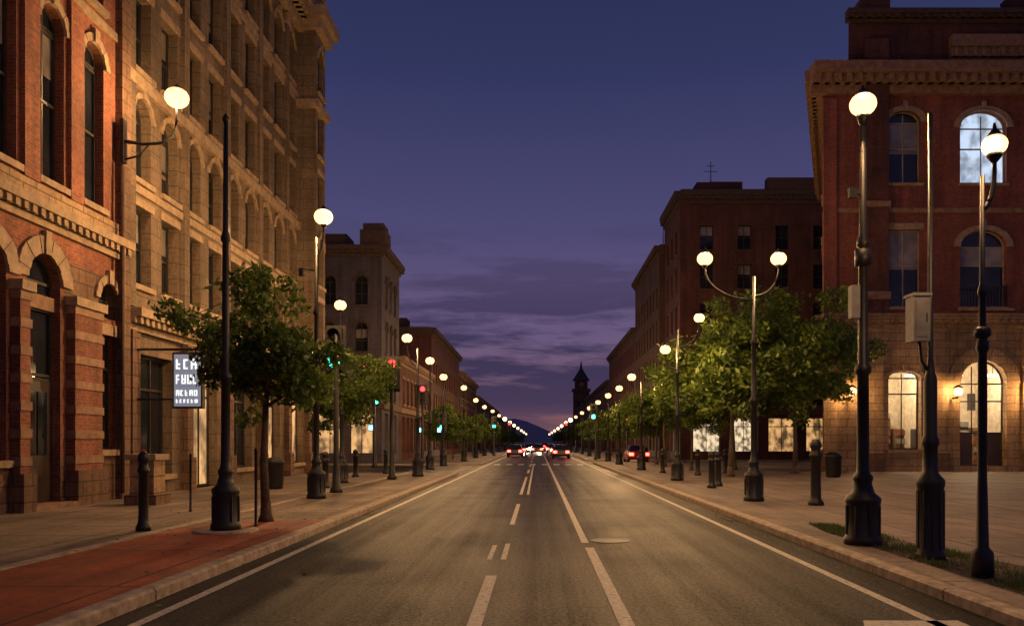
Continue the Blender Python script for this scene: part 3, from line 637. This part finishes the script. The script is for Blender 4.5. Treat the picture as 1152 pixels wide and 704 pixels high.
def traffic(x,y,H,heads,ped=None):
    Pq=MB();Hd=MB();Ls=MB(); Pq.lathe(x,y,[(.2,0),(.2,.1),(.13,.2),(.11,.8),(.09,.9),(.075,H),(.02,H+.08)],'iron_black',12,Z0)
    for hx,hz,lit in heads:
        Pq.tube([(x,y+.1,hz+.1),(hx,y+.22,hz+.1)],.04,.03,'iron_black'); signal_head(Hd,Ls,hx,y,hz,lit)
    if ped: Hd.box(x-.4,x-.08,y-.02,y+.15,2.4,2.8,'iron_black'); Ls.box(x-.36,x-.12,y-.032,y-.022,2.45,2.75,ped)
    return group('traffic_light',(x,y,0),{'pole':Pq,'signal_housing':Hd,'lenses':Ls})
traffic(-6.3,25.0,5.0,((-6.36,4.62,'g'),))
traffic(-6.2,34,4.9,((-6.2,4.6,'r'),))
traffic(-10.2,50,5.6,((-11.0,6.0,'r'),(-10.1,4.7,'g')),ped='sig_blue')
traffic(-8.5,59,5.0,((-8.5,5.2,'r'),),ped='sig_blue'); traffic(-7.1,59.5,3.6,((-7.1,3.2,'g'),),ped='sig_blue'); traffic(5.2,71.8,4.5,((5.0,4.4,'g'),)); traffic(-5.2,95,4.5,((-5.2,4.0,'g'),))
traffic(8,71.8,3.4,((8,3.2,'r'),)); traffic(-5.0,140,4.5,((-5,4.4,'r'),)); traffic(5.0,141,4.5,((5,4.4,'r'),))
# ------------------------------------------------------------------ trees
def tree_meshes(seed,H,cr,cb,leaves,ls):
    rr=random.Random(seed); T=MB(); cl=[]
    top=H*.88; tr=.05+H*.009
    tp=[(0,0,0),(rr.gauss(0,.03),rr.gauss(0,.03),cb*.5),(rr.gauss(0,.06),rr.gauss(0,.06),cb),(rr.gauss(0,.12),rr.gauss(0,.12),(cb+top)/2),(rr.gauss(0,.15),rr.gauss(0,.15),top)]
    T.tube(tp,tr,tr*.2,'bark',9); T.lathe(0,0,[(tr*1.7,0),(tr*1.15,.15),(tr,.4)],'bark',9)
    ch=H-cb; cz=cb+ch*.48
    for i in range(15):
        t=rr.uniform(0,.75); z=cb*.95+(top-cb)*t; a=i*2.4+rr.uniform(-.4,.4)
        env=math.sqrt(max(.1,1-((z+ch*.12-cz)/(ch*.56))**2))
        ln=cr*env*rr.uniform(.62,1.02); s=Vector((0,0,z)); d=Vector((math.cos(a),math.sin(a),rr.uniform(.15,.7)))
        m1=s+d*ln*.5+Vector((0,0,rr.uniform(-.05,.1)*ln)); en=s+Vector((d.x*ln,d.y*ln,d.z*ln*.8))
        T.tube([s,m1,en],tr*.42*(1-t*.4),tr*.08,'bark',6); cl.append((en,.27*cr*rr.uniform(.6,1.2)));cl.append((m1,.22*cr))
        for j in range(4):
            b0=s.lerp(en,rr.uniform(.4,.95)); e=b0+Vector((rr.gauss(0,1),rr.gauss(0,1),rr.gauss(.35,.7)))*cr*.27
            T.tube([b0,b0.lerp(e,.5)+Vector((0,0,.03)),e],tr*.14,tr*.04,'bark',4); cl.append((e,.2*cr*rr.uniform(.6,1.3)))
    for j in range(6): 
        e=Vector((rr.gauss(0,cr*.25),rr.gauss(0,cr*.25),H-rr.uniform(.05,.22)*ch)); cl.append((e,.2*cr))
    rs=np.random.RandomState(seed); w=np.array([c[1]**2 for c in cl]); w/=w.sum()
    idx=rs.choice(len(cl),leaves,p=w); C=np.array([[*c[0]] for c in cl])[idx]; S=np.array([c[1] for c in cl])[idx]
    dirs=rs.normal(size=(leaves,3)); dirs/=np.linalg.norm(dirs,axis=1)[:,None]
    rad=S*rs.uniform(.15,1.0,leaves)**.5*(1+.45*(rs.uniform(size=leaves)>.88)); pos=C+dirs*rad[:,None]*np.array([1,1,.75])
    pos=pos[pos[:,2]>cb*.8]; n=len(pos)
    ax=rs.normal(size=(n,3)); ax[:,2]-=.4; ax/=np.linalg.norm(ax,axis=1)[:,None]; bx=np.cross(ax,rs.normal(size=(n,3))); bx/=np.linalg.norm(bx,axis=1)[:,None]
    sz=(ls*rs.uniform(.6,1.25,n))[:,None]
    v=np.stack([pos-ax*sz,pos+bx*sz*.5,pos+ax*sz,pos-bx*sz*.5],1).reshape(-1,3)
    me=bpy.data.meshes.new('foliage'); me.vertices.add(n*4); me.vertices.foreach_set('co',v.ravel()); me.loops.add(n*4); me.loops.foreach_set('vertex_index',np.arange(n*4)); me.polygons.add(n)
    me.polygons.foreach_set('loop_start',np.arange(0,n*4,4)); me.update(calc_edges=True); me.materials.append(MATS['leaves'])
    return T.mesh('branches'),me
def tree(mm,x,y,s=1,rot=0,sz=None):
    e=obj('street_tree',None,None,(x,y,Z0)); e.rotation_euler=(0,0,rot); e.scale=(s,s,sz or s); obj('trunk',mm[0],e); obj('foliage',mm[1],e)
tA=tree_meshes(1,5.2,1.6,2.35,11000,.075); tB=tree_meshes(2,9.2,3.7,2.8,17000,.15); tC=tree_meshes(3,6.4,2.3,2.2,9500,.12); tD=tree_meshes(4,6.0,2.2,2.0,4500,.15)
tree(tA,-5.40,15.9,1.0,3.4); tree(tC,-7.9,32.5,.84,2)
tree(tB,12.9,40.2,1.0,1.0); tree(tC,8.9,37,1.25,4.2,1.12); tree(tC,11.3,46,1.15,1)
rr=random.Random(9)
for y in (45,51,58,66,76,87,99,112,128,146,168,192,220,255,295,340):
    tree(tC if y<60 else tD,8.6+rr.uniform(-.5,.5),y+rr.uniform(-1.5,1.5),rr.uniform(.82,1.02),rr.uniform(0,6))
    if y>58: tree(tD,-7.6+rr.uniform(-.5,.5),y+rr.uniform(-1.5,1.5),rr.uniform(.68,.85),rr.uniform(0,6))
# ------------------------------------------------------------------ cars
def car(x,y,face,paint,name='car',beam=False):
    B=MB();Gl=MB();Wh=MB();Lt=MB()
    def P(a,b,c): return (x+a,y+face*b,c)
    sec=[(-2.2,.45,.82,.76),(-2.1,.3,.95,.86),(-1.2,.24,1.0,.9),(.9,.24,.95,.9),(1.9,.28,.8,.86),(2.2,.42,.66,.74)]
    rings=[[P(-w,yy,b),P(w,yy,b),P(w*1.02,yy,(b+t)/2),P(w*.93,yy,t),P(-w*.93,yy,t),P(-w*1.02,yy,(b+t)/2)] for yy,b,t,w in sec]
    vs=[v for r in rings for v in r]; fs=[(i*6+k,i*6+(k+1)%6,(i+1)*6+(k+1)%6,(i+1)*6+k) for i in range(5) for k in range(6)]+[(0,1,2,3,4,5),tuple(range(30,36))]
    B.shared(vs,fs,paint,False)
    b0=[P(-.82,-1.95,.96),P(.82,-1.95,.96),P(.82,1.05,.94),P(-.82,1.05,.94)]; t0=[P(-.62,-1.25,1.42),P(.62,-1.25,1.42),P(.62,.25,1.42),P(-.62,.25,1.42)]
    Gl.hexa(b0+t0,'car_glass'); t1=[(a,b,c+.04) for a,b,c in t0]; B.hexa([(a,b,c+.002) for a,b,c in t0]+t1,paint)
    for wx in (-.8,.8):
        for wy in (-1.35,1.35): Wh.tube([P(wx-.1,wy,.32),P(wx+.1,wy,.32)],.32,.32,'rubber',14); Wh.tube([P(wx-.11,wy,.32),P(wx+.11,wy,.32)],.18,.18,'cabinet_grey',10)
    for s in (-1,1):
        a,b=sorted((x+s*.45,x+s*.82)); yb=y+face*-2.22; Lt.box(a,b,min(yb,yb+face*.1),max(yb,yb+face*.1),.58,.82,'tail_red')
        yf=y+face*2.2; a,b=sorted((x+s*.46,x+s*.78)); Lt.box(a,b,min(yf,yf-face*.12),max(yf,yf-face*.12),.5,.7,'head_white')
    e=group(name,(x,y,0),{'body':B,'glass':Gl,'wheels':Wh,'lights':Lt})
    if beam:
        ld=bpy.data.lights.new('headlight_beam','SPOT'); ld.energy=12000; ld.color=(1,.80,.52); ld.spot_size=math.radians(38); ld.spot_blend=.6; ld.shadow_soft_size=.12
        o=bpy.data.objects.new('headlight_beam',ld); COL.objects.link(o); o.parent=e; o.location=(0,face*2.35,.62); o.rotation_euler=(math.radians(88),0,0 if face>0 else math.pi)
for a in ((-2.6,92,1,'car_paint_dark'),(2.4,84,1,'car_paint_dark'),(2.5,99,1,'car_paint_red'),(-2.5,110,1,'car_paint_dark'),(2.2,124,1,'car_paint_dark'),(-2.1,160,-1,'car_paint_dark'),(2.2,150,1,'car_paint_dark'),(-2.1,200,-1,'car_paint_dark'),(-.2,180,1,'car_paint_dark'),(2.3,210,1,'car_paint_dark'),(8.4,68.5,1,'car_paint_red'),(-.1,116,1,'car_paint_dark'),(-2.0,240,-1,'car_paint_dark'),(2,265,1,'car_paint_dark'),(.1,300,-1,'car_paint_dark')): car(*a)
car(-2.2,135,-1,'car_paint_dark',beam=True); car(.2,146,-1,'car_paint_dark',beam=True)
for x in (19.5,24,28.5):
    ld=bpy.data.lights.new('shop_light','POINT'); ld.energy=420; ld.color=(1,.78,.5); ld.shadow_soft_size=.3; o=bpy.data.objects.new('shop_light',ld); COL.objects.link(o); o.location=(x,45.2,5.0)
# ------------------------------------------------------------------ world
w=bpy.data.worlds.new('World'); scene.world=w; w.use_nodes=True; nt=w.node_tree; bg=nt.nodes['Background']
tc=N(nt,'ShaderNodeTexCoord'); sp=N(nt,'ShaderNodeSeparateXYZ'); L(nt,tc.outputs['Generated'],sp.inputs[0])
gr=ramp(nt,sp.outputs[2],[(0,(.26,.105,.085)),(.045,(.19,.095,.130)),(.13,(.140,.098,.200)),(.26,(.072,.066,.170)),(.42,(.031,.037,.112)),(.56,(.018,.024,.078))])
mp=N(nt,'ShaderNodeMapping'); mp.inputs['Scale'].default_value=(2.6,2.6,19); mp.inputs['Location'].default_value=(.55,0,.35); L(nt,tc.outputs['Generated'],mp.inputs[0])
cn=noise(nt,mp.outputs[0],1.7,8,.62); cr_=ramp(nt,cn.outputs[0],[(.43,(0,0,0)),(.54,(1,1,1))])
cm=ramp(nt,sp.outputs[2],[(.0,(.2,.2,.2)),(.05,(.85,.85,.85)),(.12,(.95,.95,.95)),(.18,(.6,.6,.6)),(.28,(0,0,0))])
f=mix(nt,cr_.outputs[0],cm.outputs[0],1.0,'MULTIPLY')
skyc=mix(nt,gr.outputs[0],(.040,.032,.082),f)
L(nt,skyc,bg.inputs[0]); bg.inputs[1].default_value=1.0
sky=N(nt,'ShaderNodeTexSky',sky_type='NISHITA'); sky.sun_disc=False; sky.sun_elevation=math.radians(-4); sky.sun_rotation=math.radians(200)
b2=N(nt,'ShaderNodeBackground'); L(nt,sky.outputs[0],b2.inputs[0]); b2.inputs[1].default_value=.05
ad=N(nt,'ShaderNodeAddShader'); L(nt,bg.outputs[0],ad.inputs[0]); L(nt,b2.outputs[0],ad.inputs[1]); L(nt,ad.outputs[0],nt.nodes['World Output'].inputs[0])
sl=bpy.data.lights.new('sun','SUN'); sl.energy=.03; sl.angle=math.radians(12); sl.color=(.7,.75,1); so=bpy.data.objects.new('sun',sl); COL.objects.link(so); so.rotation_euler=(math.radians(55),0,math.radians(20))
cd=bpy.data.cameras.new('camera'); cam=bpy.data.objects.new('camera',cd); COL.objects.link(cam); cam.location=(0,0,1.7); cam.rotation_euler=(math.radians(90),0,0)
cd.lens=28.125; cd.sensor_width=36; cd.shift_x=-.0252; cd.shift_y=.126; cd.clip_end=6000; scene.camera=cam
scene.view_settings.view_transform='Standard'; scene.view_settings.look='None'; scene.view_settings.exposure=0
